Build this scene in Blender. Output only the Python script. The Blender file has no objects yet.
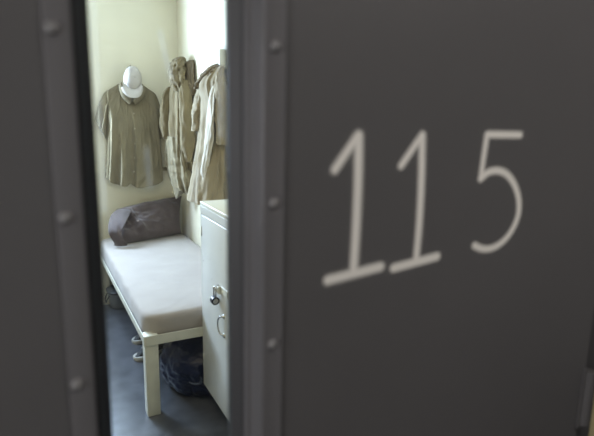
import bpy, bmesh, math, random
from math import sin, cos, pi, radians, sqrt, exp
from mathutils import Vector, Matrix, noise
random.seed(7)
SC = bpy.context.scene
COL = SC.collection
V = Vector

# ------------------------------------------------------------------ materials
def mat(name, color, rough=.6, metal=0., var=.0, vscale=6., bump=0., bscale=60., color2=None, spec=.5,
        sheen=0., detail=4., transl=0., coat=0.):
    m = bpy.data.materials.new(name); m.use_nodes = True
    nt = m.node_tree; N = nt.nodes; L = nt.links
    b = N['Principled BSDF']
    b.inputs['Roughness'].default_value = rough
    b.inputs['Metallic'].default_value = metal
    b.inputs['Specular IOR Level'].default_value = spec
    b.inputs['Sheen Weight'].default_value = sheen
    b.inputs['Coat Weight'].default_value = coat
    c1 = (*color, 1)
    b.inputs['Base Color'].default_value = c1
    tc = N.new('ShaderNodeTexCoord')
    if var > 0 or color2:
        n = N.new('ShaderNodeTexNoise'); n.inputs['Scale'].default_value = vscale
        n.inputs['Detail'].default_value = detail
        L.new(tc.outputs['Object'], n.inputs['Vector'])
        r = N.new('ShaderNodeValToRGB')
        r.color_ramp.elements[0].position = .35; r.color_ramp.elements[1].position = .65
        c2 = color2 if color2 else tuple(min(1, c*(1+var)) for c in color)
        ca = color if color2 else tuple(c*(1-var) for c in color)
        r.color_ramp.elements[0].color = (*ca, 1); r.color_ramp.elements[1].color = (*c2, 1)
        L.new(n.outputs['Fac'], r.inputs['Fac']); L.new(r.outputs['Color'], b.inputs['Base Color'])
    if bump > 0:
        n2 = N.new('ShaderNodeTexNoise'); n2.inputs['Scale'].default_value = bscale
        n2.inputs['Detail'].default_value = 3
        L.new(tc.outputs['Object'], n2.inputs['Vector'])
        bp = N.new('ShaderNodeBump'); bp.inputs['Strength'].default_value = bump
        bp.inputs['Distance'].default_value = .01
        L.new(n2.outputs['Fac'], bp.inputs['Height']); L.new(bp.outputs['Normal'], b.inputs['Normal'])
    return m

M = {}
M['wall'] = mat('cream_wall_paint', (.80, .745, .585), .55, var=.02, vscale=2.5, bump=.05, bscale=25)
M['wall_tan'] = mat('tan_wall_paint', (.36, .29, .19), .7, var=.02)
M['ceiling'] = mat('ceiling_paint', (.75, .74, .68), .8)
M['floor'] = mat('worn_concrete', (.050, .053, .062), .28, color2=(.090, .094, .108), vscale=9, detail=8, bump=.12, bscale=120, spec=.6)
M['steel'] = mat('grey_door_paint', (.102, .098, .099), .42, var=.05, vscale=1.6, bump=.03, bscale=160, spec=.5)
M['bead'] = mat('grey_bead_paint', (.145, .140, .145), .27, var=.04, vscale=3, spec=.6)
M['steeldark'] = mat('dark_frame_paint', (.06, .058, .06), .45)
M['rivet'] = mat('worn_rivet_paint', (.19, .185, .185), .28, spec=.7)
M['stop'] = mat('dark_grey_stop', (.05, .05, .053), .5)
M['shaded_gasket'] = mat('black_shaded_gasket', (.010, .010, .010), .7)
M['locker'] = mat('locker_enamel', (.56, .56, .53), .32, var=.03, vscale=7, bump=.03, bscale=30)
M['lockertop'] = mat('locker_top_enamel', (.60, .58, .48), .38, var=.03, vscale=7)
M['chip'] = mat('bare_chip', (.12, .10, .08), .6)
M['frame'] = mat('bed_enamel', (.60, .59, .51), .4, var=.06, vscale=14, bump=.04, bscale=40)
M['sheet'] = mat('taupe_sheet', (.335, .30, .275), .85, var=.04, vscale=7, bump=.3, bscale=16, sheen=.2, spec=.15)
M['pillow'] = mat('plum_brown_cotton', (.075, .053, .051), .85, var=.08, vscale=12, bump=.15, bscale=35, sheen=.3)
M['pillowin'] = mat('plum_brown_cotton_inside', (.06, .048, .047), .9)
M['khaki'] = mat('khaki_twill', (.245, .208, .135), .85, var=.06, vscale=9, bump=.12, bscale=45, sheen=.15, spec=.15)
M['khaki2'] = mat('olive_khaki_twill', (.185, .145, .080), .85, var=.08, vscale=9, bump=.15, bscale=40, sheen=.15, spec=.15)
M['khaki3'] = mat('tan_twill', (.265, .215, .135), .85, var=.06, vscale=9, bump=.15, bscale=40, sheen=.15, spec=.15)
M['khakidk'] = mat('brown_lining', (.16, .125, .08), .9, var=.08, spec=.15)
M['white_cloth'] = mat('white_cotton', (.54, .505, .475), .8, bump=.08, bscale=50, var=.03, spec=.15)
M['lit_edge'] = mat('cream_lit_edge', (.50, .46, .385), .85, bump=.2, bscale=40, spec=.15)
M['chrome'] = mat('worn_chrome', (.55, .54, .52), .25, metal=1)
M['brass'] = mat('dull_brass', (.35, .30, .2), .35, metal=1)
M['dark_metal'] = mat('blackened_metal', (.03, .03, .035), .4, metal=.6)
M['bag'] = mat('navy_plastic_film', (.005, .009, .036), .40, var=.3, vscale=8, bump=.5, bscale=14, spec=.25)
M['bagprint'] = mat('white_print_film', (.07, .085, .13), .35, bump=.4, bscale=20)
M['shoe'] = mat('black_canvas', (.008, .008, .010), .7, bump=.2, bscale=90)
M['sole'] = mat('off_white_rubber', (.42, .41, .38), .6)
M['tub'] = mat('grey_plastic', (.16, .17, .19), .4)
M['tubdark'] = mat('dark_grey_plastic', (.05, .055, .065), .4)
M['button'] = mat('pale_button', (.40, .36, .27), .4)
M['ylw'] = mat('pale_yellow_corridor_paint', (.62, .54, .30), .6, var=.02)
M['corr'] = mat('corridor_paint', (.36, .36, .36), .7)
M['cfloor'] = mat('corridor_floor', (.07, .07, .07), .4, var=.1)

def glass_mat():
    """clear pane; pale streaks paint glass reflections and smudges, given as line segments in the pane's own metres"""
    m = bpy.data.materials.new('window_glass'); m.use_nodes = True
    nt = m.node_tree; N = nt.nodes; L = nt.links
    N.clear()
    out = N.new('ShaderNodeOutputMaterial')
    tr = N.new('ShaderNodeBsdfTransparent'); tr.inputs['Color'].default_value = (.97, .98, .975, 1)
    gl = N.new('ShaderNodeBsdfGlossy'); gl.inputs['Roughness'].default_value = .02
    fr = N.new('ShaderNodeFresnel'); fr.inputs['IOR'].default_value = 1.35
    mx = N.new('ShaderNodeMixShader')
    L.new(fr.outputs['Fac'], mx.inputs[0]); L.new(tr.outputs[0], mx.inputs[1]); L.new(gl.outputs[0], mx.inputs[2])
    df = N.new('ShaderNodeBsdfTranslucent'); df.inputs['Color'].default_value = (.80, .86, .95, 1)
    tc = N.new('ShaderNodeTexCoord'); sep = N.new('ShaderNodeSeparateXYZ')
    L.new(tc.outputs['Object'], sep.inputs[0])
    def mth(op, a, b=None, c=None):
        n = N.new('ShaderNodeMath'); n.operation = op
        for i, q in enumerate((a, b, c)):
            if q is None: continue
            if isinstance(q, (int, float)): n.inputs[i].default_value = q
            else: L.new(q, n.inputs[i])
        return n.outputs[0]
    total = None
    # x0,z0,x1,z1,width,strength in world metres on the pane; upright ones paint glass-edge reflections
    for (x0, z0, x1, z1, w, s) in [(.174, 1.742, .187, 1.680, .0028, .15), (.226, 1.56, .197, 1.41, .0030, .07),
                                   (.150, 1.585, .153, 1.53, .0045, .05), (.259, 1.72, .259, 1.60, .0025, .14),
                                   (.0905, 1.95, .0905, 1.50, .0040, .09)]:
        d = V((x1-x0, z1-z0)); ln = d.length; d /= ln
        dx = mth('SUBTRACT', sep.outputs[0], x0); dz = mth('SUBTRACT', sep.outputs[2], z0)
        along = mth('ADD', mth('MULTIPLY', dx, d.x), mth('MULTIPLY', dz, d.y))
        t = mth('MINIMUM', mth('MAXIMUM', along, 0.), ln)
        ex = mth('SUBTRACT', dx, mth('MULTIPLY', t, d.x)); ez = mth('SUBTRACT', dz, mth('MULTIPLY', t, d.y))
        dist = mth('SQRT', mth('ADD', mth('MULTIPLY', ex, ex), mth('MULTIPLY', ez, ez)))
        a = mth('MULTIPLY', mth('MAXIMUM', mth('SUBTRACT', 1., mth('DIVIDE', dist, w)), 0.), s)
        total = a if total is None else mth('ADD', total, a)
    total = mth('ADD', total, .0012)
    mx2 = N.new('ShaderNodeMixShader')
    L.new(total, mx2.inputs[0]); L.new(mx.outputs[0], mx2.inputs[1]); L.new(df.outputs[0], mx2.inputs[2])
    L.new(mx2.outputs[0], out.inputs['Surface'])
    return m
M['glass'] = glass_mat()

def paint_mat():
    m = bpy.data.materials.new('sprayed_white_paint'); m.use_nodes = True
    nt = m.node_tree; N = nt.nodes; L = nt.links
    b = N['Principled BSDF']; b.inputs['Base Color'].default_value = (.86, .825, .76, 1); b.inputs['Roughness'].default_value = .7
    at = N.new('ShaderNodeAttribute'); at.attribute_name = 'paint_density'
    L.new(at.outputs['Fac'], b.inputs['Alpha'])
    return m
M['paint'] = paint_mat()

# ------------------------------------------------------------------ mesh helpers
def link(name, verts, faces, m, parent=None, smooth=True, flat_angle=None):
    """verts are in world metres; a parent Empty's location is subtracted"""
    off = V((0, 0, 0)); p = parent
    while p is not None: off += p.location; p = p.parent
    me = bpy.data.meshes.new(name)
    me.from_pydata([tuple(V(v) - off) for v in verts], [], faces)
    bm = bmesh.new(); bm.from_mesh(me)
    bmesh.ops.remove_doubles(bm, verts=bm.verts, dist=1e-6)
    bmesh.ops.recalc_face_normals(bm, faces=bm.faces)
    bm.to_mesh(me); bm.free()
    if smooth:
        me.polygons.foreach_set('use_smooth', [True]*len(me.polygons))
        if flat_angle:
            try: me.set_sharp_from_angle(angle=radians(flat_angle))
            except Exception: pass
    me.materials.append(m)
    o = bpy.data.objects.new(name, me); COL.objects.link(o)
    if parent is not None: o.parent = parent
    return o

class MB:
    def __init__(s): s.v = []; s.f = []
    def add(s, vs, fs):
        n = len(s.v); s.v += [V(v) for v in vs]; s.f += [tuple(i+n for i in f) for f in fs]; return s
    def box(s, x0, x1, y0, y1, z0, z1, bev=0.):
        bm = bmesh.new(); bmesh.ops.create_cube(bm, size=1)
        for v in bm.verts:
            v.co = V(((x0+x1)/2+v.co.x*(x1-x0), (y0+y1)/2+v.co.y*(y1-y0), (z0+z1)/2+v.co.z*(z1-z0)))
        if bev > 0: bmesh.ops.bevel(bm, geom=bm.edges[:], offset=bev, segments=3, affect='EDGES', profile=.5)
        bm.verts.index_update()
        s.add([v.co.copy() for v in bm.verts], [[v.index for v in f.verts] for f in bm.faces]); bm.free(); return s
    def tube(s, path, rad, n=12, flat=None, cap=True, wob=0., wf=8., seed=0., closed=False):
        """path of points, radius per point (r or (ra, rb)); flat = direction of the rb axis"""
        P = [V(p) for p in path]; k = len(P)
        base = len(s.v); prev = None
        for i, p in enumerate(P):
            if closed: t = (P[(i+1) % k]-P[i-1]).normalized()
            else: t = (P[min(i+1, k-1)]-P[max(i-1, 0)]).normalized()
            ref = V(flat) if flat else (prev if prev else (V((0, 0, 1)) if abs(t.z) < .9 else V((1, 0, 0))))
            b = (ref - t*ref.dot(t)).normalized(); a = t.cross(b); prev = b
            r = rad[i] if isinstance(rad, list) else rad
            ra, rb = r if isinstance(r, (list, tuple)) else (r, r)
            for j in range(n):
                an = 2*pi*j/n; q = a*cos(an)*ra + b*sin(an)*rb
                if wob:
                    w = noise.noise(V((cos(an)*1.5+seed, sin(an)*1.5, i*wf*.01+seed)))
                    w += .6*noise.noise(V((cos(an)*3+seed, sin(an)*3+5, i*wf*.03)))
                    q *= 1+wob*w
                s.v.append(p+q)
        for i in range(k if closed else k-1):
            for j in range(n):
                i2 = (i+1) % k
                s.f.append((base+i*n+j, base+i*n+(j+1) % n, base+i2*n+(j+1) % n, base+i2*n+j))
        if cap and not closed:
            s.f.append(tuple(base+j for j in range(n))[::-1]); s.f.append(tuple(base+(k-1)*n+j for j in range(n)))
        return s
    def build(s, name, m, parent=None, smooth=False, flat_angle=None):
        return link(name, s.v, s.f, m, parent, smooth or bool(flat_angle), flat_angle)

def empty(name, loc):
    o = bpy.data.objects.new(name, None); COL.objects.link(o); o.location = loc; o.empty_display_size = .05; return o
def tag(o, label, cat, group=None, kind=None):
    o['label'] = label; o['category'] = cat
    if group: o['group'] = group
    if kind: o['kind'] = kind
    return o
def struct(o, label=None, cat=None):
    o['kind'] = 'structure'
    if label: o['label'] = label
    if cat: o['category'] = cat
    return o

def cr(pts, n):
    """catmull-rom through pts (Vectors or floats tuples), n samples"""
    P = [V(p) for p in pts]; k = len(P)-1; out = []
    for i in range(n):
        u = i/(n-1)*k; a = min(int(u), k-1); t = u-a
        p1, p2 = P[a], P[a+1]; p0 = P[a-1] if a > 0 else p1*2-p2; p3 = P[a+2] if a+2 <= k else p2*2-p1
        out.append(.5*((2*p1)+(p2-p0)*t+(2*p0-5*p1+4*p2-p3)*t*t+(3*p1-p0-3*p2+p3)*t**3))
    return out
def samp(arr, u):
    k = len(arr)-1; x = max(0., min(1., u))*k; a = min(int(x), k-1); return arr[a].lerp(arr[a+1], x-a)
def sm(a, b, x):
    t = max(0., min(1., (x-a)/(b-a))); return t*t*(3-2*t)

# ------------------------------------------------------------------ camera
PS, TH, RO, FPX, EYE = radians(27.61), radians(11.63), radians(1.11), 520., 1.64
fw = V((sin(PS)*cos(TH), cos(PS)*cos(TH), -sin(TH))); r0 = V((cos(PS), -sin(PS), 0)); u0 = r0.cross(fw)
R = r0*cos(RO)+u0*sin(RO); U = R.cross(fw)
cd = bpy.data.cameras.new('camera'); cam = bpy.data.objects.new('camera', cd); COL.objects.link(cam)
mw = Matrix((R, U, -fw)).transposed().to_4x4(); mw.translation = V((0, 0, EYE)); cam.matrix_world = mw
cd.sensor_width = 36; cd.lens = 36*FPX/594; cd.clip_start = .02
cd.dof.use_dof = True; cd.dof.focus_distance = 3.9; cd.dof.aperture_fstop = cd.lens/12.5
SC.camera = cam

# ------------------------------------------------------------------ cell shell
XR, YB, XL, YF, ZC = 1.20, 4.515, -1.35, .95, 2.75
struct(MB().box(XL-.1, XR+.12, YF-.2, YB+.15, -.1, 0).build('floor', M['floor']), 'worn dark grey concrete cell floor under the bed', 'floor')
struct(MB().box(XL-.1, XR+.12, YF-.2, YB+.15, ZC, ZC+.1).build('ceiling', M['ceiling']), 'pale ceiling of the cell', 'ceiling')
struct(MB().box(XR, XR+.12, YF, YB+.15, 0, ZC).build('wall_right', M['wall']), 'cream wall with the hanging jackets and locker', 'wall')
struct(MB().box(XL-.1, XL, YF, YB+.15, 0, ZC).build('wall_left', M['wall_tan']), 'tan cell wall opposite the bed', 'wall')
WX0, WX1, WZ0, WZ1 = -.42, .38, 1.25, 2.15
b = MB()
b.box(XL, WX0, YB, YB+.15, 0, ZC); b.box(WX1, XR, YB, YB+.15, 0, ZC)
b.box(WX0, WX1, YB, YB+.15, 0, WZ0); b.box(WX0, WX1, YB, YB+.15, WZ1, ZC)
struct(b.build('wall_back', M['wall']), 'cream wall behind the pillow and the hanging shirt', 'wall')
w = empty('window_1', (WX0, YB+.1, WZ0)); struct(w, 'barred cell window beside the hanging shirt', 'window')
b = MB(); b.box(WX0, WX1, YB+.08, YB+.12, WZ0, WZ0+.04); b.box(WX0, WX1, YB+.08, YB+.12, WZ1-.04, WZ1)
b.box(WX0, WX0+.04, YB+.08, YB+.12, WZ0+.04, WZ1-.04); b.box(WX1-.04, WX1, YB+.08, YB+.12, WZ0+.04, WZ1-.04)
b.build('window_frame', M['frame'], w)
for i in range(4):
    x = WX0+.16+i*.16; MB().tube([(x, YB+.02, WZ0), (x, YB+.02, WZ1)], .009).build('bar', M['frame'], w, smooth=True)

# front wall with the doorway, corridor around the camera
DX0, DX1 = -.16, 1.16
b = MB()
b.box(-3.0, DX0, .75, YF, 0, ZC); b.box(DX1, 3.2, .75, YF, 0, ZC); b.box(DX0, DX1, .75, YF, 2.1, ZC)
struct(b.build('wall_front', M['ylw']), 'pale yellow corridor wall beside the grey door hinge', 'wall')
struct(MB().box(-3.0, 3.2, -1.7, .75, -.1, 0).build('floor_corridor', M['cfloor']), 'corridor floor before the door', 'floor')
struct(MB().box(-3.0, 3.2, -1.7, .75, ZC, ZC+.1).build('ceiling_corridor', M['ceiling']), 'corridor ceiling before the door', 'ceiling')
b = MB(); b.box(-3.0, 3.2, -1.8, -1.7, 0, ZC); b.box(-3.1, -3.0, -1.8, YF, 0, ZC); b.box(3.2, 3.3, -1.8, YF, 0, ZC)
struct(b.build('wall_corridor', M['corr']), 'corridor wall opposite the cell', 'wall')
b = MB(); b.box(DX1+.012, DX1+.080, .715, .75, 0, 2.15, .004); b.box(DX0-.14, DX0-.012, .715, .75, 0, 2.15, .004); b.box(DX0-.14, DX1+.080, .715, .75, 2.1, 2.22, .004)
struct(b.build('trim_1', M['steeldark']), 'dark steel door frame beside the hinge', 'door frame')

# ------------------------------------------------------------------ steel door with a tall glazed slot
D = empty('door_1', (DX1, .72, 0)); struct(D, 'grey steel cell door painted 115 with a tall riveted window slot', 'door')
SX0, SX1, SZ0, SZ1 = .088, .270, .25, 1.98      # the slot
Y0, Y1 = .704, .748
FL0, FL1 = .030, .058     # left flange in x
FR0, FR1 = .3065, .3445   # right flange in x
b = MB()
b.box(DX0+.01, FL1, Y0, Y1, .01, 2.09); b.box(FR0, DX1+.006, Y0, Y1, .01, 2.09)
b.box(FL1, FR0, Y0, Y1, .01, SZ0-.03); b.box(FL1, FR0, Y0, Y1, SZ1+.03, 2.09)
b.build('door_leaf', M['steel'], D)
MB().box(FR1-.001, FR1+.0022, .7030, .7045, SZ0-.05, SZ1+.05).build('gap_shadow', M['shaded_gasket'], D)  # dark strip paints the contact shadow along the flange edge
def extr(prof, z0, z1):
    n = len(prof); vs = [(x, y, z0) for x, y in prof]+[(x, y, z1) for x, y in prof]
    fs = [(i, (i+1) % n, n+(i+1) % n, n+i) for i in range(n)]
    fs += [tuple(range(n))[::-1], tuple(range(n, 2*n))]
    return vs, fs
YG = .742
# stop profiles: flat flange, rounded nose, bevelled step, inner step down to the glass
pr = [(FR1, Y0), (FR1, .7005), (FR1-.001, .6995), (.3135, .6990), (.3110, .6980), (.3085, .6982), (.3065, .6997), (.3055, .7020), (.3050, .7050), (.2955, .7185), (.2930, .7178), (.2905, .7190), (.2893, .7215),
      (.2880, .7260), (.2880, YG+.008), (FR0+.001, YG+.008), (FR0+.001, Y0)]
b = MB().add(*extr(pr, SZ0-.05, SZ1+.05)); b.build('window_bead', M['bead'], D, flat_angle=28)
pl = [(FL0-.002, Y0), (FL0-.002, .7005), (FL0-.001, .6995), (.0555, .6995), (.0580, .7005), (.0600, .7030), (.0605, Y0+.01), (.059, Y0+.012)]
b = MB().add(*extr(pl, SZ0-.05, SZ1+.05)); b.build('window_bead', M['bead'], D, flat_angle=28)
pg = [(.0585, .7150), (.0660, .7150), (.0740, .7300), (.0835, .7380), (.0850, YG+.008), (.0585, YG+.008)]
b = MB().add(*extr(pg, SZ0-.03, SZ1+.03)); b.build('shaded_gasket', M['shaded_gasket'], D, flat_angle=28)  # black puts the shade of the unlit left bevel into its colour
b = MB().add(*extr([(.2882, .7262), (.2850, .7275), (.2700, .7385), (.2690, YG+.008), (.2882, YG+.008)], SZ0-.03, SZ1+.03)); b.build('window_stop', M['stop'], D)
b = MB()
b.box(.0605, .3045, .7000, .7480, SZ1-.005, SZ1+.05, .002); b.box(.0605, .3045, .7000, .7480, SZ0-.05, SZ0+.005, .002)
b.build('window_rail', M['bead'], D)
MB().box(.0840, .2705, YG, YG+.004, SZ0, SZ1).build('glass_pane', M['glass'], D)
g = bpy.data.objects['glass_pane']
# shift the pane's coordinates back to the world frame so its painted streaks sit where they belong
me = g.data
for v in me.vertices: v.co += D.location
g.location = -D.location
zr = [1.956, 1.729, 1.503, 1.275, 1.048, .822, .595, .368]
rv = None
for x in (.0385, .3262):
    for z in zr:
        b = MB(); n = 16; rr = .0086
        vs = []; rings = 6
        for i in range(rings+1):
            a = i/rings*pi/2; y = .6998-.0070*sin(a); q = rr*cos(a)
            vs += [(x+q*cos(2*pi*j/n), y, z+q*sin(2*pi*j/n)) for j in range(n)]
        fs = [(i*n+j, i*n+(j+1) % n, (i+1)*n+(j+1) % n, (i+1)*n+j) for i in range(rings) for j in range(n)]
        b.add(vs, fs); b.build('rivet', M['rivet'], D, smooth=True)

# sprayed numerals: thin paint film, density falls off at the edges of each stroke
def numeral(strokes, name, soft):
    xs = [p[0] for s, w in strokes for p in s]; zs = [p[1] for s, w in strokes for p in s]
    pad = .02; st = .0022; x0, x1, z0, z1 = min(xs)-pad, max(xs)+pad, min(zs)-pad, max(zs)+pad
    nx = int((x1-x0)/st)+1; nz = int((z1-z0)/st)+1
    def dens(x, z):
        best = 0.
        for s, w in strokes:
            for a, c in zip(s, s[1:]):
                ax, az, cx, cz = a[0], a[1], c[0], c[1]; dx, dz = cx-ax, cz-az
                t = max(0, min(1, ((x-ax)*dx+(z-az)*dz)/(dx*dx+dz*dz+1e-12)))
                d = math.hypot(x-ax-t*dx, z-az-t*dz)
                best = max(best, 1-sm(w-soft, w+soft, d))
        return best
    idx = {}; vs = []; fs = []; al = []
    dd = [[dens(x0+i*st, z0+k*st) for k in range(nz)] for i in range(nx)]
    def vid(i, k):
        if (i, k) not in idx:
            idx[(i, k)] = len(vs); vs.append((x0+i*st-D.location.x, Y0-.0004-D.location.y, z0+k*st-D.location.z)); al.append(dd[i][k])
        return idx[(i, k)]
    for i in range(nx-1):
        for k in range(nz-1):
            if max(dd[i][k], dd[i+1][k], dd[i][k+1], dd[i+1][k+1]) > .004:
                fs.append((vid(i, k), vid(i+1, k), vid(i+1, k+1), vid(i, k+1)))
    me = bpy.data.meshes.new(name); me.from_pydata(vs, [], fs)
    a = me.attributes.new('paint_density', 'FLOAT', 'POINT'); a.data.foreach_set('value', [q*.97 for q in al])
    me.materials.append(M['paint']); o = bpy.data.objects.new(name, me); COL.objects.link(o); o.parent = D
    return o
def c2(p, n): return [(q.x, q.y) for q in cr([(a, b_, 0) for a, b_ in p], n)]
numeral([([(.434, 1.550), (.476, 1.604)], .0072), (c2([(.477, 1.603), (.4795, 1.53), (.4795, 1.45), (.478, 1.376)], 14), .0082),
         ([(.428, 1.367), (.534, 1.377)], .0085)], 'numeral', .0055)
numeral([([(.566, 1.552), (.607, 1.603)], .0064), (c2([(.608, 1.603), (.6125, 1.53), (.6145, 1.45), (.613, 1.380)], 14), .0074),
         ([(.563, 1.371), (.662, 1.381)], .0082)], 'numeral', .0042)
numeral([([(.851, 1.603), (.763, 1.604)], .0066), ([(.762, 1.604), (.756, 1.522)], .0062),
         (c2([(.756, 1.522), (.775, 1.5335), (.800, 1.5355), (.826, 1.527), (.850, 1.505), (.866, 1.476), (.8695, 1.446), (.860, 1.420), (.842, 1.399), (.820, 1.386), (.797, 1.3815), (.775, 1.384), (.756, 1.392)], 40), .0070)], 'numeral', .0038)
# hinge on the right edge of the leaf
b = MB(); b.tube([(DX1+.018, .700, .893), (DX1+.018, .700, 1.035)], .0135, n=20); b.build('hinge', M['steel'], D, flat_angle=40)
b = MB(); b.box(DX1-.006, DX1+.008, .6985, .7035, .885, 1.045, .001); b.build('hinge_plate', M['steel'], D)

# ------------------------------------------------------------------ bed
B = empty('metal_bed', (.83, 3.55, 0)); tag(B, 'cream painted steel cot on square legs against the wall', 'bed')
BX0, BX1, BY0, BY1 = .480, 1.195, 2.612, 4.505
for x in (BX0, BX1-.07):
    for y in (BY0, BY1-.07):
        MB().box(x, x+.07, y, y+.07, 0, .466, .004).build('leg', M['frame'], B, flat_angle=40)
def angle_rail(p, q, horiz, name):
    zl = .414 if 0 else .426 if name == 'side_rail' else .414
    b = MB()
    (x0, y0), (x1, y1) = p, q
    b.box(x0, x1, y0, y1, zl, .468, .0015)
    hx0, hx1, hy0, hy1 = horiz
    b.box(hx0, hx1, hy0, hy1, zl, zl+.004)
    b.build(name, M['frame'], B)
angle_rail((BX0-.006, BY0), (BX0-.001, BY1), (BX0-.001, BX0+.04, BY0+.075, BY1-.075), 'side_rail')
angle_rail((BX1-.002, BY0), (BX1+.002, BY1), (BX1-.04, BX1-.002, BY0+.075, BY1-.075), 'side_rail')
angle_rail((BX0-.006, BY0-.006), (BX1+.002, BY0-.001), (BX0+.075, BX1-.075, BY0, BY0+.04), 'end_rail')
angle_rail((BX0, BY1), (BX1, BY1+.004), (BX0+.075, BX1-.075, BY1-.04, BY1), 'end_rail')
MB().box(BX0+.005, BX1-.01, BY0+.004, BY1-.005, .4185, .4230).build('deck', M['steeldark'], B)
# mattress under a taupe fitted sheet
mx0, mx1, my0, my1, mz0, mz1 = .486, 1.190, BY0+.012, 4.495, .4235, .572
def mattress():
    vs = []; fs = []; n = 160; cx, cy = (mx0+mx1)/2, (my0+my1)/2; hx, hy = (mx1-mx0)/2, (my1-my0)/2
    prof = [(-.012, .000), (-.003, .018), (.0, .05), (.0, .09), (-.001, .116), (-.005, .131), (-.014, .141), (-.034, .146), (-.10, .149), (-.17, .150), (-.25, .150), (-.32, .150)]
    def outline(a, ins):
        rc = .10; w, h = hx+ins, hy+ins
        rc2 = max(.01, rc+ins) if ins > -.09 else .01
        # rounded rectangle by angle-free perimeter walk
        segs = []
        for (sx, sy, a0) in ((1, 1, 0), (-1, 1, 90), (-1, -1, 180), (1, -1, 270)):
            ccx, ccy = sx*(w-rc2), sy*(h-rc2)
            for k in range(9):
                an = radians(a0+k*90/8); segs.append((ccx+rc2*cos(an), ccy+rc2*sin(an)))
        return segs
    def dens(seg):  # resample to n by arc fraction, starting at same corner
        L_ = [0]
        m = len(seg)
        for i in range(m):
            p, q = seg[i], seg[(i+1) % m]; L_.append(L_[-1]+math.hypot(q[0]-p[0], q[1]-p[1]))
        out = []; j = 0
        for i in range(n):
            t = i/n*L_[-1]
            while L_[j+1] < t: j += 1
            f = (t-L_[j])/(L_[j+1]-L_[j]+1e-9); p, q = seg[j], seg[(j+1) % m]
            out.append((p[0]+(q[0]-p[0])*f, p[1]+(q[1]-p[1])*f))
        return out
    for ins, dz in prof:
        for (x, y) in dens(outline(0, ins)):
            X, Y = cx+x, cy+y
            wr = 0.
            if .01 < dz < .14: wr = .004*noise.noise(V((X*9, Y*9, dz*7)))+.003*noise.noise(V((X*24, Y*24, dz*3)))
            nx, ny = (x/hx), (y/hy)
            z = mz0+dz
            if dz > .12:
                z += .006*noise.noise(V((X*3.1, Y*2.2, 1.7)))+.003*noise.noise(V((X*9+Y*3, Y*5, 4)))
                z += .002*sin((X*1.0+Y*.35)*60+3*noise.noise(V((X*4, Y*3, 0))))*sm(.6, 1., max(abs(nx), abs(ny)))
            vs.append((X+wr*(1 if nx > 0 else -1)*(abs(nx) > .9), Y+wr*2*(-1 if ny < 0 else 1)*(abs(ny) > .95), z))
    k = len(prof)
    for i in range(k-1):
        for j in range(n): fs.append((i*n+j, i*n+(j+1) % n, (i+1)*n+(j+1) % n, (i+1)*n+j))
    fs.append(tuple((k-1)*n+j for j in range(n))); fs.append(tuple(range(n))[::-1])
    o = link('mattress', vs, fs, M['sheet'], None); return o
mt = tag(mattress(), 'thin mattress in a smooth taupe fitted sheet lying on the cot', 'mattress')

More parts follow.
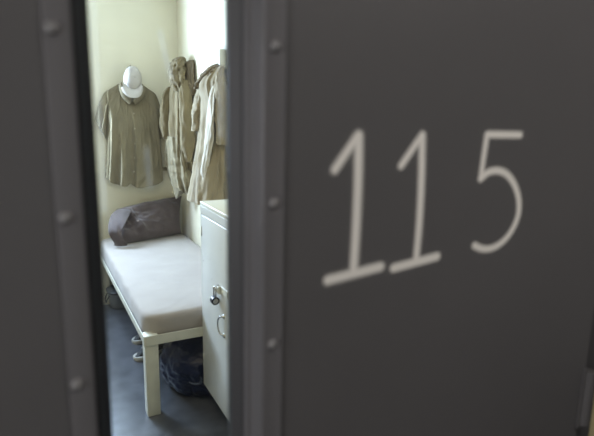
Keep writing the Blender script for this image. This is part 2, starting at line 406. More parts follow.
# pillow leaning in the corner
def pillow():
    T = empty('pillow', (.86, 4.25, .575)); tag(T, 'plum brown pillow propped against the wall at the bed head', 'pillow')
    BL, BR, TR, TL = V((.560, 4.165, .578)), V((1.140, 4.330, .590)), V((1.182, 4.440, .895)), V((.625, 4.400, .820))
    vs = []; fs = []; nu, nv = 72, 44
    def pt(u, v, side):
        a, c = u*2-1, v*2-1
        p = BL.lerp(BR, u).lerp(TL.lerp(TR, u), v)
        nrm = (BR-BL).cross(TL-BL).normalized()
        pin_u = .030*(1-c*c)*(-1 if a < 0 else 1)*abs(a)**6     # sides belly out a little at the ends
        pin_v = .020*(1-a*a)*(-1 if c < 0 else 1)*abs(c)**6
        p = p+(BR-BL).normalized()*pin_u*-.6+(TL-BL).normalized()*pin_v*.2
        th = .075*(max(0, 1-abs(a)**3.2)**.55)*(max(0, 1-abs(c)**2.6)**.5)
        w = noise.noise(V((u*4, v*3, 3*side)))*.022+(1-3*abs(noise.noise(V((u*4+v*2.5, v*4-u*2, 7)))))*.010+(1-3*abs(noise.noise(V((u*10+v*3, v*8, 2)))))*.004
        # creases fanning out of the open, folded left end
        if side > 0:
            d = (a+.62)+(.35*c); w += .028*exp(-(d/.07)**2)*sm(-.9, .1, c)*-1 + .024*exp(-((d-.13)/.09)**2)
            w += .012*sin(a*9+c*7)*sm(.2, 1, -a)
            e = (c-.25)-.35*(a+.3); w += -.014*exp(-(e/.10)**2)*sm(0, .5, -a-.15)
        edge = (max(0, 1-a**8))*(max(0, 1-c**8))
        p = p+nrm*side*(th+w*edge+.002)
        p.y = min(p.y, 4.505-(.002 if side > 0 else 0)); p.x = min(p.x, 1.193)
        p.z = max(p.z, .5745)
        return p
    F = [[pt(i/nu, j/nv, 1) for j in range(nv+1)] for i in range(nu+1)]
    Bk = [[pt(i/nu, j/nv, -1) for j in range(nv+1)] for i in range(nu+1)]
    # nrm points which way? make 'side>0' the one nearer the camera
    for G in (F, Bk):
        n = len(vs); vs += [p for r_ in G for p in r_]
        fs += [(n+i*(nv+1)+j, n+(i+1)*(nv+1)+j, n+(i+1)*(nv+1)+j+1, n+i*(nv+1)+j+1) for i in range(nu) for j in range(nv)]
    n2 = (nu+1)*(nv+1)
    def idf(i, j): return i*(nv+1)+j
    for i in range(nu):
        fs.append((idf(i, 0), idf(i+1, 0), n2+idf(i+1, 0), n2+idf(i, 0))); fs.append((idf(i, nv), idf(i+1, nv), n2+idf(i+1, nv), n2+idf(i, nv)))
    for j in range(nv):
        fs.append((idf(0, j), idf(0, j+1), n2+idf(0, j+1), n2+idf(0, j))); fs.append((idf(nu, j), idf(nu, j+1), n2+idf(nu, j+1), n2+idf(nu, j)))
    link('pillow_cushion', vs, fs, M['pillow'], T)
    # loose open end of the case, folded forward at the left
    A = [V((.572, 4.125, .580)), V((.520, 4.120, .700)), V((.560, 4.250, .800)), V((.640, 4.345, .838))]
    Bc = [V((.655, 4.100, .584)), V((.610, 4.075, .680)), V((.640, 4.110, .745)), V((.730, 4.290, .828))]
    a_, b_ = cr(A, 20), cr(Bc, 20); vs = []; fs = []; m = 14
    for lay in (0, 1):
        for i in range(20):
            for k in range(m):
                t = k/(m-1); p = a_[i].lerp(b_[i], t)
                p = p+V((0, -1, .15))*(.020*sin(pi*t)+.007*sin(i*.7+t*5)+.014*noise.noise(V((i*.25, t*2.5, 4)))+(.004 if lay else 0))
                p.z = max(p.z, .5745+.001*lay); vs.append(p)
    for lay in (0, 1):
        o_ = lay*20*m
        fs += [(o_+i*m+k, o_+(i+1)*m+k, o_+(i+1)*m+k+1, o_+i*m+k+1) for i in range(19) for k in range(m-1)]
    for i in range(19):
        for k in (0, m-1): fs.append((i*m+k, (i+1)*m+k, 20*m+(i+1)*m+k, 20*m+i*m+k))
    for k in range(m-1):
        for i in (0, 19): fs.append((i*m+k, i*m+k+1, 20*m+i*m+k+1, 20*m+i*m+k))
    link('pillowcase_flap', vs, fs, M['pillow'], T)
pillow()

# ------------------------------------------------------------------ locker on the right wall at the foot of the bed
LK = empty('metal_locker', (.99, 2.38, 0)); tag(LK, 'white metal locker with a hasp at the foot of the cot', 'locker')
lx, ly0, ly1, lz0, lz1 = .790, 2.13, 2.604, .130, 1.170
MB().box(lx+.006, XR-.001, ly0, ly1, lz0, lz1-.022, .003).build('body', M['locker'], LK, flat_angle=40)
MB().box(lx-.001, XR-.001, ly0-.004, ly1+.003, lz1-.022, lz1, .0035).build('top', M['lockertop'], LK, flat_angle=40)
MB().box(1.02, XR-.001, ly0+.02, ly1-.05, 0, lz0).build('plinth', M['steeldark'], LK)
b = MB(); z0, z1 = lz0, lz1-.022   # face frame round the inset door
b.box(lx, lx+.006, ly1-.020, ly1, z0, z1, .0015); b.box(lx, lx+.006, ly0, ly0+.02, z0, z1, .0015)
b.box(lx, lx+.006, ly0+.02, ly1-.02, z1-.040, z1, .0015)
b.build('face_frame', M['locker'], LK)
dr = MB().box(lx-.002, lx+.005, ly0+.024, ly1-.024, lz0+.004, z1-.045, .003).build('door', M['locker'], LK, flat_angle=40)
for z in (.30, 1.015):
    MB().tube([(lx-.002, ly1-.022, z-.026), (lx-.002, ly1-.022, z+.026)], .0035, n=10).build('hinge', M['locker'], LK, smooth=True)
for i, (y, z) in enumerate([(2.53, .905), (2.49, .90), (2.45, .895), (2.50, .885), (2.36, .86), (2.42, .80), (2.33, .845), (2.55, .56), (2.56, .86), (2.39, .42), (2.28, .99)]):
    MB().tube([(lx-.0022, y, z), (lx-.0026, y, z)], .0022+.0012*(i % 3)/2, n=7).build('paint_chip', M['chip'], dr)
# hasp: bent cream strap with a staple
b = MB(); b.box(lx-.006, lx-.002, 2.190, 2.275, .772, .808, .0015); b.box(lx-.018, lx-.004, 2.275, 2.283, .768, .806, .0015)
b.box(lx-.018, lx-.013, 2.283, 2.305, .770, .802, .0015)
b.build('hasp', M['frame'], dr)
arc = [(lx-.002-.028*sin(pi*k/10), 2.316, .788+.013*cos(pi*k/10)) for k in range(11)]
MB().tube(arc, .0035, n=8).build('staple', M['chrome'], dr, smooth=True)
# D-shaped pull
hp = cr([(lx-.003, 2.243, .664), (lx-.014, 2.252, .663), (lx-.020, 2.272, .648), (lx-.022, 2.280, .618), (lx-.020, 2.276, .588), (lx-.014, 2.262, .570), (lx-.003, 2.246, .566)], 30)
hd = MB().tube(hp, .0042, n=10).build('handle', M['chrome'], dr, smooth=True)
b = MB()
for z in (.664, .566): MB().tube([(lx-.002, 2.245, z), (lx-.008, 2.245, z)], [.013, .009], n=16).build('handle_boss', M['chrome'], dr, flat_angle=40)
# padlock hanging from the staple
P = empty('padlock', (lx-.024, 2.31, .72)); tag(P, 'small dark padlock with a steel shackle hanging on the locker hasp', 'padlock')
px, py, pz = lx-.024, 2.314, .726
b = MB(); b.tube([(px, py-.012, pz), (px, py+.014, pz)], .0205, n=24); b.build('lock_body', M['dark_metal'], P, flat_angle=35)
b = MB(); b.tube([(px, py-.0145, pz), (px, py-.012, pz)], .013, n=24); b.build('lock_face', M['chrome'], P, flat_angle=35)
sh = [(px, py-.002+.015*cos(a), pz+.052+.020*sin(a)) for a in [pi*k/10 for k in range(11)]]
MB().tube([(px, py+.013, pz+.018)]+sh+[(px, py-.017, pz+.018)], .0036, n=8).build('shackle', M['chrome'], P, smooth=True)

# ------------------------------------------------------------------ hooks
def hook(x, y, z, d, label, m='dark_metal'):
    """d = direction out of the wall"""
    d = V(d); p = V((x, y, z))
    pts = cr([p, p+d*.03, p+d*.055+V((0, 0, -.004)), p+d*.062+V((0, 0, .022))], 14)
    b = MB().tube(pts, .005, n=10); b.tube([p, p+d*.006], .016, n=16)
    return tag(b.build('wall_hook', M[m], smooth=False, flat_angle=40), label, 'hook', None)
hook(.797, YB, 1.950, (0, -1, 0), 'small dark metal hook above the white cap', 'dark_metal')
hook(XR, 4.17, 1.955, (-1, 0, 0), 'wall hook under the knotted olive jacket in the corner', 'brass')
# flat painted bracket high on the right wall
b = MB(); b.box(XR-.006, XR, 3.26, 3.40, 1.995, 2.045, .002); b.box(XR-.05, XR-.004, 3.31, 3.34, 1.90, 2.02, .004)
tag(b.build('wall_hook', M['frame'], flat_angle=40), 'pale painted hook plate above the tan coat', 'hook')
b = MB(); b.box(1.035, 1.085, YB-.012, YB, 1.112, 1.142, .003); b.box(1.045, 1.075, YB-.02, YB-.010, 1.118, 1.136, .003)
tag(b.build('wall_bracket', M['brass'], flat_angle=40), 'small brown metal bracket on the wall between shirt and jacket', 'bracket')

# ------------------------------------------------------------------ short-sleeved shirt on the back wall
S = empty('khaki_shirt', (.79, 4.47, 1.0)); tag(S, 'khaki short-sleeved button shirt hanging flat under the white cap', 'shirt')
def coons(T, Bm, Lf, Rt, s, t):
    a = T[0]*(1-s)*(1-t)+T[-1]*s*(1-t)+Bm[0]*(1-s)*t+Bm[-1]*s*t
    return samp(T, s)*(1-t)+samp(Bm, s)*t+samp(Lf, t)*(1-s)+samp(Rt, t)*s-a
def c3(pts): return cr([(p[0], 0, p[1]) for p in pts], 40)
T_ = c3([(.603, 1.758), (.665, 1.800), (.715, 1.826), (.745, 1.800), (.795, 1.772), (.850, 1.800), (.878, 1.826), (.930, 1.798), (.985, 1.762)])
L_ = c3([(.603, 1.758), (.606, 1.60), (.600, 1.47), (.588, 1.28), (.566, 1.078)])
R_ = c3([(.985, 1.762), (1.008, 1.60), (1.022, 1.363), (1.034, 1.20), (1.036, 1.051)])
B_ = c3([(.566, 1.078), (.600, 1.040), (.66, 1.018), (.715, 1.008), (.755, 1.022), (.793, .992), (.845, .985), (.93, 1.000), (.995, 1.018), (1.036, 1.051)])
def ridge(s, c, w, a):
    d = s-c
    if d < -w*.14 or d > w: return 0.
    return a*sm(-w*.14, 0, d) if d < 0 else a*(1-sm(0, w, d))
def fold(s, t):
    y = 0.
    y += ridge(s, .195+.05*t, .24, .075)*sm(.35, .95, t)
    y += ridge(s, .045+.03*t, .14, .034)*sm(.12, .45, t)
    y += ridge(s, .475+.09*t, .34, .034)*sm(.10, .6, t)
    y += ridge(s, .80-.02*t, .18, .016)*sm(.2, .9, t)
    y += .012*noise.noise(V((s*2.6, t*1.8, 2)))*sm(0, .2, t)+.003*noise.noise(V((s*12, t*7, 5)))
    rg = lambda a, b_, c: 1-2.6*abs(noise.noise(V((a, b_, c))))
    y += .010*rg(s*4.2-t*1.2, t*1.5, 3.3)*sm(0, .3, t)+.005*rg(s*7+t*3, t*4.5-s*2, 8.1)+.0025*rg(s*16, t*12+s*5, 1.1)
    return y
def S_front(s, t, off=0.):
    p = coons(T_, B_, L_, R_, s, t).copy()
    e = min(s, 1-s); prof = sm(0, .035, e)
    th = .012+(.022+.026*sm(0, .5, t))*prof**.7+fold(s, t)*sm(0, .05, e+.02)
    if off: th += off
    p.y = 4.500-th
    return p
def S_back(s, t):
    p = coons(T_, B_, L_, R_, s, t).copy(); p.y = 4.507; return p
def shell(front, back, nu, nv, name, m, parent, s0=0, s1=1, t0=0, t1=1):
    vs = []; fs = []
    for fn in (front, back):
        vs += [fn(s0+(s1-s0)*i/nu, t0+(t1-t0)*j/nv) for i in range(nu+1) for j in range(nv+1)]
    n2 = (nu+1)*(nv+1); ix = lambda i, j: i*(nv+1)+j
    for o_ in (0, n2): fs += [(o_+ix(i, j), o_+ix(i+1, j), o_+ix(i+1, j+1), o_+ix(i, j+1)) for i in range(nu) for j in range(nv)]
    for i in range(nu):
        for j in (0, nv): fs.append((ix(i, j), ix(i+1, j), n2+ix(i+1, j), n2+ix(i, j)))
    for j in range(nv):
        for i in (0, nu): fs.append((ix(i, j), ix(i, j+1), n2+ix(i, j+1), n2+ix(i, j)))
    return link(name, vs, fs, m, parent, True, 60)
shell(S_front, S_back, 120, 90, 'shirt_body', M['khaki'], S)
# placket, pocket, buttons ride on the front surface
shell(lambda s, t: S_front(s, t, .0045), lambda s, t: S_front(s, t, -.002), 8, 80, 'placket', M['khaki'], S, .470, .535, .03, .98)
shell(lambda s, t: S_front(s, t, .0040), lambda s, t: S_front(s, t, -.002), 20, 20, 'pocket', M['khaki'], S, .64, .82, .24, .42)
for t in (.10, .25, .40, .55, .70, .85):
    p = S_front(.505, t, .0065); MB().tube([p, p+V((0, -.003, 0))], .0065, n=12).build('button', M['button'], S, flat_angle=40)
def sleeve(o_, i_, y_out, name):
    O, I = c3(o_), c3(i_)
    def f(s, t):
        p = samp(O, t).lerp(samp(I, t), s)
        th = .006+.030*sin(pi*min(1, max(0, s)))**.6*(.5+.5*t)+.010*noise.noise(V((s*4, t*4, y_out)))+ridge(s, .55, .3, .016)
        p.y = 4.500-th; return p
    def g_(s, t):
        p = samp(O, t).lerp(samp(I, t), s); p.y = 4.507; return p
    shell(f, g_, 40, 30, name, M['khaki'], S)
sleeve([(.640, 1.785), (.590, 1.745), (.545, 1.650), (.513, 1.543)], [(.640, 1.66), (.615, 1.58), (.606, 1.48), (.588, 1.383)], 1., 'sleeve')
sleeve([(.950, 1.785), (1.005, 1.745), (1.048, 1.60), (1.080, 1.430)], [(.955, 1.66), (.985, 1.56), (1.000, 1.47), (1.008, 1.375)], 4., 'sleeve')
# collar leaves
def collar(pts, side):
    O, I = c3(pts[0]), c3(pts[1])
    def f(s, t):
        p = samp(O, t).lerp(samp(I, t), s); p.y = 4.412-.014*sin(pi*s)-.010*sin(pi*t); p.y += .028*(1-sm(0, .5, t)); return p
    def g_(s, t):
        p = f(s, t); p.y += .035; return p
    shell(f, g_, 12, 24, 'collar', M['khaki'], S)
collar(([(.705, 1.826), (.700, 1.780), (.722, 1.715), (.772, 1.668)], [(.722, 1.838), (.735, 1.790), (.770, 1.735), (.795, 1.700)]), 0)
collar(([(.890, 1.826), (.898, 1.780), (.872, 1.712), (.820, 1.666)], [(.868, 1.838), (.855, 1.790), (.822, 1.735), (.796, 1.700)]), 1)

# ------------------------------------------------------------------ white cap
CP = empty('baseball_cap', (.79, 4.35, 1.75)); tag(CP, 'white baseball cap hanging brim down over the shirt collar', 'cap')
cx, cz, cyb = .800, 1.856, 4.40
def cap():
    vs = []; fs = []; n = 48; k = 16
    def dome(a, r, grow=0.):
        # r 0 at the button, 1 at the rim; tall oval crown facing the room
        rx, rz, h = .072+grow, .104+grow, .078+grow
        q = sin(r*pi/2)**.8; dpt = cos(r*pi/2)
        x = cx+rx*q*cos(a); z = cz+rz*q*sin(a)+.022*dpt; y = cyb-h*dpt**.85
        ddx = 1-.03*abs(sin(3*a))**.3*sin(r*pi*.5)
        d = noise.noise(V((x*16, z*16, 3)))*.006*sin(r*pi)
        cr_ = -.012*exp(-((z-cz-.005)/.02)**2)*(1-abs(cos(a))*.5)*sin(r*pi)
        return V(((x-cx)*ddx+cx, y-d-cr_, z))
    for lay, gr in ((0, 0.), (1, -.0025)):
        base = len(vs)
        for i in range(k+1):
            for j in range(n): vs.append(dome(2*pi*j/n, i/k, gr))
        fs += [(base+i*n+j, base+i*n+(j+1) % n, base+(i+1)*n+(j+1) % n, base+(i+1)*n+j) for i in range(k) for j in range(n)]
    o2 = (k+1)*n
    fs += [(k*n+j, k*n+(j+1) % n, o2+k*n+(j+1) % n, o2+k*n+j) for j in range(n)]
    link('crown', vs, fs, M['white_cloth'], CP)
    # brim
    vs = []; fs = []; nu, nv = 36, 14
    def brim(s, t, o_):
        a = radians(200+140*(s*.5+.5)) ; inner = V((cx-.004+.064*cos(a), cyb-.050, cz-.004+.066*sin(a)))
        outer = V((cx-.014+.084*s, cyb-.104+.045*s*s, cz-.050-.090*max(0, 1-abs(.98*s)**2.6)**.6))
        p = inner.lerp(outer, t); p.y += -.012*sin(pi*t)+o_; return p
    for o_ in (0, .0035):
        vs += [brim(-1+2*i/nu, j/nv, o_) for i in range(nu+1) for j in range(nv+1)]
    n2 = (nu+1)*(nv+1); ix = lambda i, j: i*(nv+1)+j
    for q in (0, n2): fs += [(q+ix(i, j), q+ix(i+1, j), q+ix(i+1, j+1), q+ix(i, j+1)) for i in range(nu) for j in range(nv)]
    for i in range(nu):
        for j in (0, nv): fs.append((ix(i, j), ix(i+1, j), n2+ix(i+1, j), n2+ix(i, j)))
    for j in range(nv):
        for i in (0, nu): fs.append((ix(i, j), ix(i, j+1), n2+ix(i, j+1), n2+ix(i, j)))
    link('brim', vs, fs, M['white_cloth'], CP, True, 60)
    t_ = dome(0, 0); MB().tube([t_+V((0, .002, 0)), t_+V((0, -.004, 0))], [.008, .005], n=12).build('top_button', M['white_cloth'], CP, smooth=True)
    MB().tube(cr([(cx-.03, cyb+.03, cz+.065), (cx-.015, cyb+.02, cz+.078), (cx, cyb+.014, cz+.082), (cx+.015, cyb+.02, cz+.078), (cx+.03, cyb+.03, cz+.065)], 16), (.003, .008), n=10).build('back_strap', M['white_cloth'], CP, smooth=True)
cap()

# ------------------------------------------------------------------ clothes hanging from the right wall
def drape(name, rows, m, parent, folds=7, amp=.16, seed=0., n=96, k=70, hem=.02, pw=2.0, wrinkle=.008, twist=0.):
    """rows: (z, cx, cy, rx, ry) from the top down; a closed, folded sleeve of cloth"""
    A = cr([(r_[0], r_[1], r_[2]) for r_ in rows], k); Bq = cr([(r_[3], r_[4], 0) for r_ in rows], k)
    vs = []; fs = []
    for i in range(k):
        t = i/(k-1); z, cx_, cy_ = A[i]; rx, ry = abs(Bq[i].x), abs(Bq[i].y)
        for j in range(n):
            a = 2*pi*j/n; ca, sa = cos(a), sin(a)
            ph = a*folds+twist*t+3.2*noise.noise(V((ca*1.3+seed, sa*1.3, t*2.0)))
            q_ = folds/6.
            r1 = 1-3.2*abs(noise.noise(V((ca*1.7*q_+seed, sa*1.7*q_+t*.5, t*1.1+twist*t))))
            r2 = 1-3.2*abs(noise.noise(V((ca*3.6*q_-t*.7, sa*3.6*q_+seed, t*2.0+5))))
            f = 1+amp*(.45+.55*t)*((r1-.35)*.85+(r2-.35)*.22+.25*sin(ph))
            w = wrinkle*noise.noise(V((ca*3+seed, sa*3+9, t*11)))+wrinkle*.6*noise.noise(V((ca*7, sa*7+seed, t*22)))
            x = cx_+(rx*f+w)*abs(ca)**(2/pw)*(1 if ca > 0 else -1)
            y = cy_+(ry*f+w)*abs(sa)**(2/pw)*(1 if sa > 0 else -1)
            zz = z+hem*sm(.8, 1, t)*(noise.noise(V((ca*2+seed, sa*2, 9)))*1.6+.4*sin(ph*.5))
            vs.append((min(x, XR-.001), min(y, YB-.012), zz))
    for i in range(k-1):
        for j in range(n): fs.append((i*n+j, i*n+(j+1) % n, (i+1)*n+(j+1) % n, (i+1)*n+j))
    fs.append(tuple(range(n))[::-1]); fs.append(tuple((k-1)*n+j for j in range(n)))
    return link(name, vs, fs, m, parent, True, 70)
def limb(name, pts, rad, m, parent, seed=0., flat=None, wob=.22, n=40, k=46):
    P_ = cr(pts, k); rr = cr([(r_[0], r_[1], 0) for r_ in rad], k)
    return MB().tube(P_, [(q.x, q.y) for q in rr], n=n, flat=flat, wob=wob, wf=12, seed=seed).build(name, m, parent, flat_angle=70)

# corner bundle: olive jacket knotted over the hook
J = empty('olive_jacket', (1.12, 4.15, 1.0)); tag(J, 'olive khaki jacket with bunched collar hanging in the corner', 'jacket')
drape('jacket_body', [(1.96, 1.165, 4.16, .025, .07), (1.90, 1.135, 4.17, .060, .10), (1.78, 1.122, 4.18, .074, .125), (1.60, 1.120, 4.18, .078, .14),
                      (1.42, 1.120, 4.18, .080, .15), (1.25, 1.124, 4.18, .076, .145), (1.16, 1.13, 4.18, .070, .14)], M['khaki2'], J, folds=9, amp=.26, seed=1.3, hem=.035)
drape('hood', [(2.035, 1.128, 4.15, .012, .030), (2.015, 1.120, 4.15, .045, .06), (1.96, 1.105, 4.14, .062, .085), (1.89, 1.098, 4.12, .070, .09), (1.82, 1.090, 4.10, .055, .07), (1.77, 1.085, 4.08, .026, .035)],
      M['khaki2'], J, folds=5, amp=.22, seed=4.1, hem=0, wrinkle=.014, twist=3)
drape('collar', [(2.005, 1.182, 4.06, .014, .04), (1.98, 1.172, 4.06, .024, .055), (1.86, 1.165, 4.05, .028, .065), (1.74, 1.165, 4.04, .026, .06)], M['khakidk'], J, folds=5, amp=.2, seed=2.2, hem=0)
limb('sleeve', [(1.125, 4.06, 1.84), (1.115, 4.00, 1.70), (1.110, 3.97, 1.52), (1.110, 3.94, 1.36), (1.100, 3.92, 1.24)], [(.040, .035), (.046, .04), (.056, .042), (.052, .035), (.014, .012)], M['khaki2'], J, 3., (0, 1, 0), .30)
limb('sleeve', [(1.085, 4.30, 1.80), (1.045, 4.30, 1.72), (1.020, 4.28, 1.60), (1.020, 4.26, 1.48), (1.035, 4.25, 1.40)], [(.030, .035), (.040, .04), (.042, .045), (.040, .04), (.034, .03)], M['khaki2'], J, 8., (0, 1, 0), .30)
J = empty('tan_shirt', (1.12, 4.15, .95)); tag(J, 'greyish tan shirt trailing below the olive jacket in the corner', 'shirt')
drape('shirt_body', [(1.42, 1.095, 4.22, .080, .15), (1.28, 1.108, 4.20, .084, .15), (1.15, 1.112, 4.18, .082, .15), (1.04, 1.120, 4.15, .076, .14), (.975, 1.130, 4.12, .066, .12)], M['khaki'], J, folds=7, amp=.26, seed=6.6, hem=.05)
limb('sleeve', [(1.07, 4.33, 1.50), (1.058, 4.33, 1.30), (1.065, 4.33, 1.15), (1.090, 4.33, 1.05)], [(.030, .03), (.034, .035), (.032, .035), (.026, .03)], M['khaki'], J, 12., (0, 1, 0), .3)

# nearer bundle: tan coat over long trousers
J = empty('tan_coat', (1.10, 3.42, 1.0)); tag(J, 'tan coat with open collar hanging above the white locker', 'coat')
drape('coat_body', [(1.915, 1.160, 3.37, .020, .09), (1.88, 1.145, 3.38, .045, .12), (1.80, 1.120, 3.40, .075, .17), (1.68, 1.128, 3.40, .070, .19), (1.55, 1.122, 3.40, .076, .19), (1.42, 1.115, 3.38, .083, .19), (1.28, 1.10, 3.36, .097, .20), (1.15, 1.085, 3.34, .112, .21), (1.035, 1.072, 3.32, .125, .22)],
      M['khaki3'], J, folds=8, amp=.20, seed=9.7, hem=.012)
drape('collar', [(1.935, 1.170, 3.38, .012, .05), (1.915, 1.155, 3.40, .035, .08), (1.87, 1.130, 3.42, .055, .10), (1.81, 1.100, 3.46, .058, .09), (1.77, 1.075, 3.49, .040, .05)], M['khakidk'], J, folds=6, amp=.25, seed=5.1, hem=0, wrinkle=.012)
limb('sleeve', [(1.120, 3.48, 1.84), (1.098, 3.50, 1.76), (1.075, 3.52, 1.67), (1.062, 3.52, 1.58), (1.055, 3.52, 1.49)], [(.030, .04), (.040, .045), (.042, .05), (.042, .045), (.040, .04)], M['khaki3'], J, 21., (0, 1, 0), .25)
limb('sleeve', [(1.125, 3.24, 1.85), (1.120, 3.20, 1.72), (1.115, 3.18, 1.56), (1.11, 3.17, 1.42)], [(.030, .04), (.040, .05), (.042, .05), (.036, .045)], M['khaki3'], J, 27., (0, 1, 0), .25)
limb('lit_edge', [(1.095, 3.26, 1.80), (1.078, 3.25, 1.72), (1.062, 3.24, 1.62), (1.054, 3.24, 1.50), (1.038, 3.24, 1.38), (1.020, 3.24, 1.27), (1.012, 3.25, 1.16), (1.014, 3.26, 1.07)], [(.006, .03), (.016, .04), (.012, .05), (.021, .05), (.019, .045), (.022, .04), (.014, .04), (.004, .02)], M['lit_edge'], J, 31., (0, 1, 0), .55)  # pale strip paints the brightly lit edge of the coat

# ------------------------------------------------------------------ under the bed
BG = empty('plastic_bag', (.86, 2.95, 0)); tag(BG, 'stuffed navy blue plastic bag lying under the cot', 'bag')
def bag():
    bm = bmesh.new(); bmesh.ops.create_icosphere(bm, subdivisions=6, radius=1)
    for v in bm.verts:
        p = v.co.copy(); d = .16*noise.noise(p*1.6)+.10*abs(noise.noise(p*3.5+V((3, 1, 0))))+.055*abs(noise.noise(p*8))+.025*abs(noise.noise(p*17))
        q = p*(1+d*.8)
        x = .915+q.x*.275; y = 2.865+q.y*.280; z = .150+q.z*.235
        v.co = V((min(x, 1.185), y, min(max(z, .002+.003*abs(noise.noise(p*9))), .395)))
    for v in bm.verts:
        if v.co.z > .12 and v.co.x > .77: v.co.y = max(v.co.y, 2.614)
        if v.co.z <= .12 and v.co.x > 1.0: v.co.y = max(v.co.y, 2.56)
    bm.verts.index_update()
    link('bag_body', [v.co.copy() for v in bm.verts], [[v.index for v in f.verts] for f in bm.faces], M['bag'], BG)
    bm.free()
    b = MB().tube(cr([(.93, 2.93, .29), (.94, 2.90, .325), (.925, 2.88, .345), (.95, 2.86, .360)], 14), [.05-.03*sin(pi*min(1, k/8)) for k in range(14)], n=20, wob=.5, seed=3)
    b.build('bag_knot', M['bag'], BG, flat_angle=70)
    # pale printed swirl on the film
    pts = [(.715+.0, 2.775, .12)]
    b = MB(); P_ = []
    for k in range(24):
        a = -2.4+4.6*k/23; P_.append(V((.745+.034*cos(a), 0, .150+.026*sin(a))))
    for p in P_: p.y = 2.865-.280*1.03*sqrt(max(.05, 1-((p.x-.915)/.285)**2-((p.z-.150)/.245)**2))-.006
    b.tube(P_, [(.003, .002+.006*sin(pi*k/23)) for k in range(24)], n=8, flat=(0, 0, 1)); b.build('bag_print', M['bagprint'], BG, smooth=True)
bag()

def shoe(x, y, rot, label, sc=1.):
    T = empty('canvas_shoe', (x, y, 0)); tag(T, label, 'shoe', 'black shoes under the cot')
    ca, sa = cos(rot), sin(rot)
    def W(lx_, ly_, lz_): return (x+(lx_*ca-ly_*sa)*sc, y+(lx_*sa+ly_*ca)*sc, lz_*sc)
    # local +x toe
    st_ = [(-.135, .022), (-.125, .032), (-.09, .037), (-.03, .034), (.03, .040), (.08, .046), (.115, .042), (.138, .028), (.146, .010)]
    Q = cr([(a, b_, 0) for a, b_ in st_], 28)
    vs = []; fs = []; prof = [(1.0, 0), (1.04, .006), (1.04, .022), (1.0, .027)]
    out = [(q.x, q.y) for q in Q]+[(q.x, -q.y) for q in reversed(Q)]
    n = len(out)
    for sca, z in prof: vs += [W(a*(1+(sca-1)*.4), b_*sca, z) for a, b_ in out]
    for i in range(len(prof)-1): fs += [(i*n+j, i*n+(j+1) % n, (i+1)*n+(j+1) % n, (i+1)*n+j) for j in range(n)]
    fs.append(tuple(range(n))[::-1]); fs.append(tuple(3*n+j for j in range(n)))
    link('sole', vs, fs, M['sole'], T, True, 40)
    vs = []; fs = []; K = 30; m = 20
    for i in range(K):
        q = Q[min(i, 27)] if i < 28 else Q[27]; u = i/(K-1); lx_ = -.133+u*.272
        half = max(.006, samp(Q, u).y*.97); top = samp([V((h, 0, 0)) for h in (.085, .098, .096, .082, .074, .070, .062, .054, .046, .036)], u).x
        for j in range(m):
            a = pi*j/(m-1); c_, s_ = cos(a), sin(a)
            vs.append(W(lx_, half*abs(c_)**.7*(1 if c_ > 0 else -1), .0265+(top-.026)*s_**.75*(.25+.75*sin(pi*min(1, max(.03, u))) if u > .9 else 1)))
    for i in range(K-1): fs += [(i*m+j, i*m+j+1, (i+1)*m+j+1, (i+1)*m+j) for j in range(m-1)]
    fs.append(tuple(range(m))); fs.append(tuple((K-1)*m+j for j in range(m))[::-1])
    link('upper', vs, fs, M['shoe'], T, True, 60)
    b = MB()
    for k in range(4):
        u = .012+k*.022; z = .079-.006*k
        b.tube([W(u, -.022, z), W(u+.003, 0, z+.008), W(u, .022, z)], .0028, n=8)
    b.build('laces', M['sole'], T, smooth=True)
shoe(.672, 3.36, radians(203), 'black shoe with off-white sole just behind the cot leg')
shoe(.712, 3.62, radians(200), 'black shoe with off-white sole farther under the cot')

TB = empty('storage_tub', (.625, 4.36, 0)); tag(TB, 'grey plastic tub on the floor beneath the bed head', 'tub')
def rr(cx_, cy_, hx, hy, r, z):
    o_ = []
    for sx, sy, a0 in ((1, 1, 0), (-1, 1, 90), (-1, -1, 180), (1, -1, 270)):
        for k in range(7):
            a = radians(a0+15*k); o_.append((cx_+sx*(hx-r)+r*cos(a), cy_+sy*(hy-r)+r*sin(a), z))
    return o_
def stack(rings, name, m, parent):
    n = len(rings[0]); vs = [p for q in rings for p in q]
    fs = [(i*n+j, i*n+(j+1) % n, (i+1)*n+(j+1) % n, (i+1)*n+j) for i in range(len(rings)-1) for j in range(n)]
    fs += [tuple(range(n))[::-1], tuple((len(rings)-1)*n+j for j in range(n))]
    return link(name, vs, fs, m, parent, True, 40)
tx, ty = .625, 4.37
stack([rr(tx, ty, .085, .085, .06, .001), rr(tx, ty, .095, .095, .07, .02), rr(tx, ty, .105, .105, .08, .12), rr(tx, ty, .110, .110, .08, .125), rr(tx, ty, .110, .110, .08, .135)], 'tub_body', M['tub'], TB)
stack([rr(tx, ty, .114, .114, .085, .135), rr(tx, ty, .116, .116, .085, .148), rr(tx, ty, .106, .106, .08, .156), rr(tx, ty, .06, .06, .05, .160)], 'lid', M['tubdark'], TB)
MB().tube(cr([(tx-.100, ty-.05, .115), (tx-.120, ty-.04, .075), (tx-.124, ty, .045), (tx-.120, ty+.04, .075), (tx-.100, ty+.05, .115)], 24), .005, n=8).build('handle', M['tubdark'], TB, smooth=True)

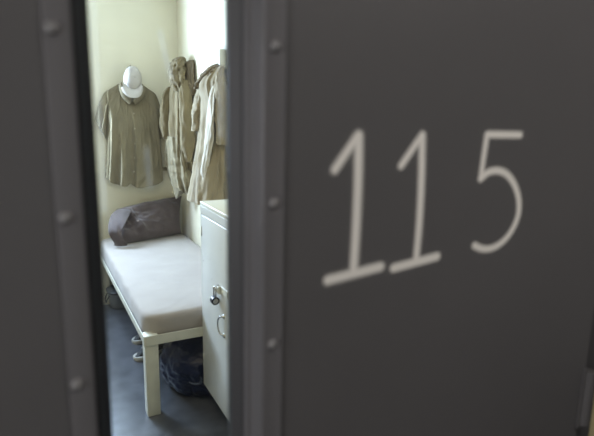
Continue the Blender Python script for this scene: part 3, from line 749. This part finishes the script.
# ------------------------------------------------------------------ light
W_ = bpy.data.worlds.new('world'); SC.world = W_; W_.use_nodes = True
bg = W_.node_tree.nodes['Background']; bg.inputs['Color'].default_value = (.62, .78, 1, 1); bg.inputs['Strength'].default_value = 2.0
def area(name, loc, rot, sx, sy, power, color):
    l = bpy.data.lights.new(name, 'AREA'); l.shape = 'RECTANGLE'; l.size = sx; l.size_y = sy; l.energy = power; l.color = color
    o = bpy.data.objects.new(name, l); COL.objects.link(o); o.location = loc; o.rotation_euler = rot; return o
area('daylight', ((WX0+WX1)/2, YB+.045, (WZ0+WZ1)/2), (radians(-90), 0, 0), .70, .80, 172, (.58, .76, 1.0))
# unseen ceiling lamp added as warm fill inside the cell
lamp = empty('ceiling_lamp', (-.1, 1.7, ZC)); tag(lamp, 'added warm fill lamp on the cell ceiling, out of view', 'lamp')
MB().box(-.4, .2, 1.55, 1.85, ZC-.05, ZC, .005).build('housing', M['frame'], lamp)
area('cell_fill', (-.1, 1.7, ZC-.06), (0, 0, 0), .55, .26, 12, (1.0, .81, .56))
# corridor ceiling lamp: housing, diffuser and its light
lamp = empty('ceiling_lamp', (1.0, -.2, ZC)); tag(lamp, 'corridor ceiling lamp lighting the grey door', 'lamp')
MB().box(.35, 1.65, -.36, -.04, ZC-.06, ZC, .005).build('housing', M['frame'], lamp)
area('corridor_light', (1.0, -.2, ZC-.07), (0, 0, 0), 1.2, .28, 13, (1.0, .96, .93))
# daylight entering at the left end of the corridor
w = empty('window_2', (-3.0, -1.2, 1.0)); struct(w, 'tall window at the end of the corridor', 'window')
b = MB(); b.box(-3.0, -2.96, -1.5, -1.45, .8, 2.3); b.box(-3.0, -2.96, .05, .1, .8, 2.3); b.box(-3.0, -2.96, -1.45, .05, .8, .85); b.box(-3.0, -2.96, -1.45, .05, 2.25, 2.3)
b.build('window_frame', M['frame'], w)
area('corridor_daylight', (-2.95, -.7, 1.55), (0, radians(-90), 0), 1.4, 1.5, 46, (.98, .97, 1.0))

vs_ = SC.view_settings; vs_.view_transform = 'Standard'; vs_.look = 'None'; vs_.gamma = 1; vs_.exposure = 0; vs_.use_curve_mapping = False
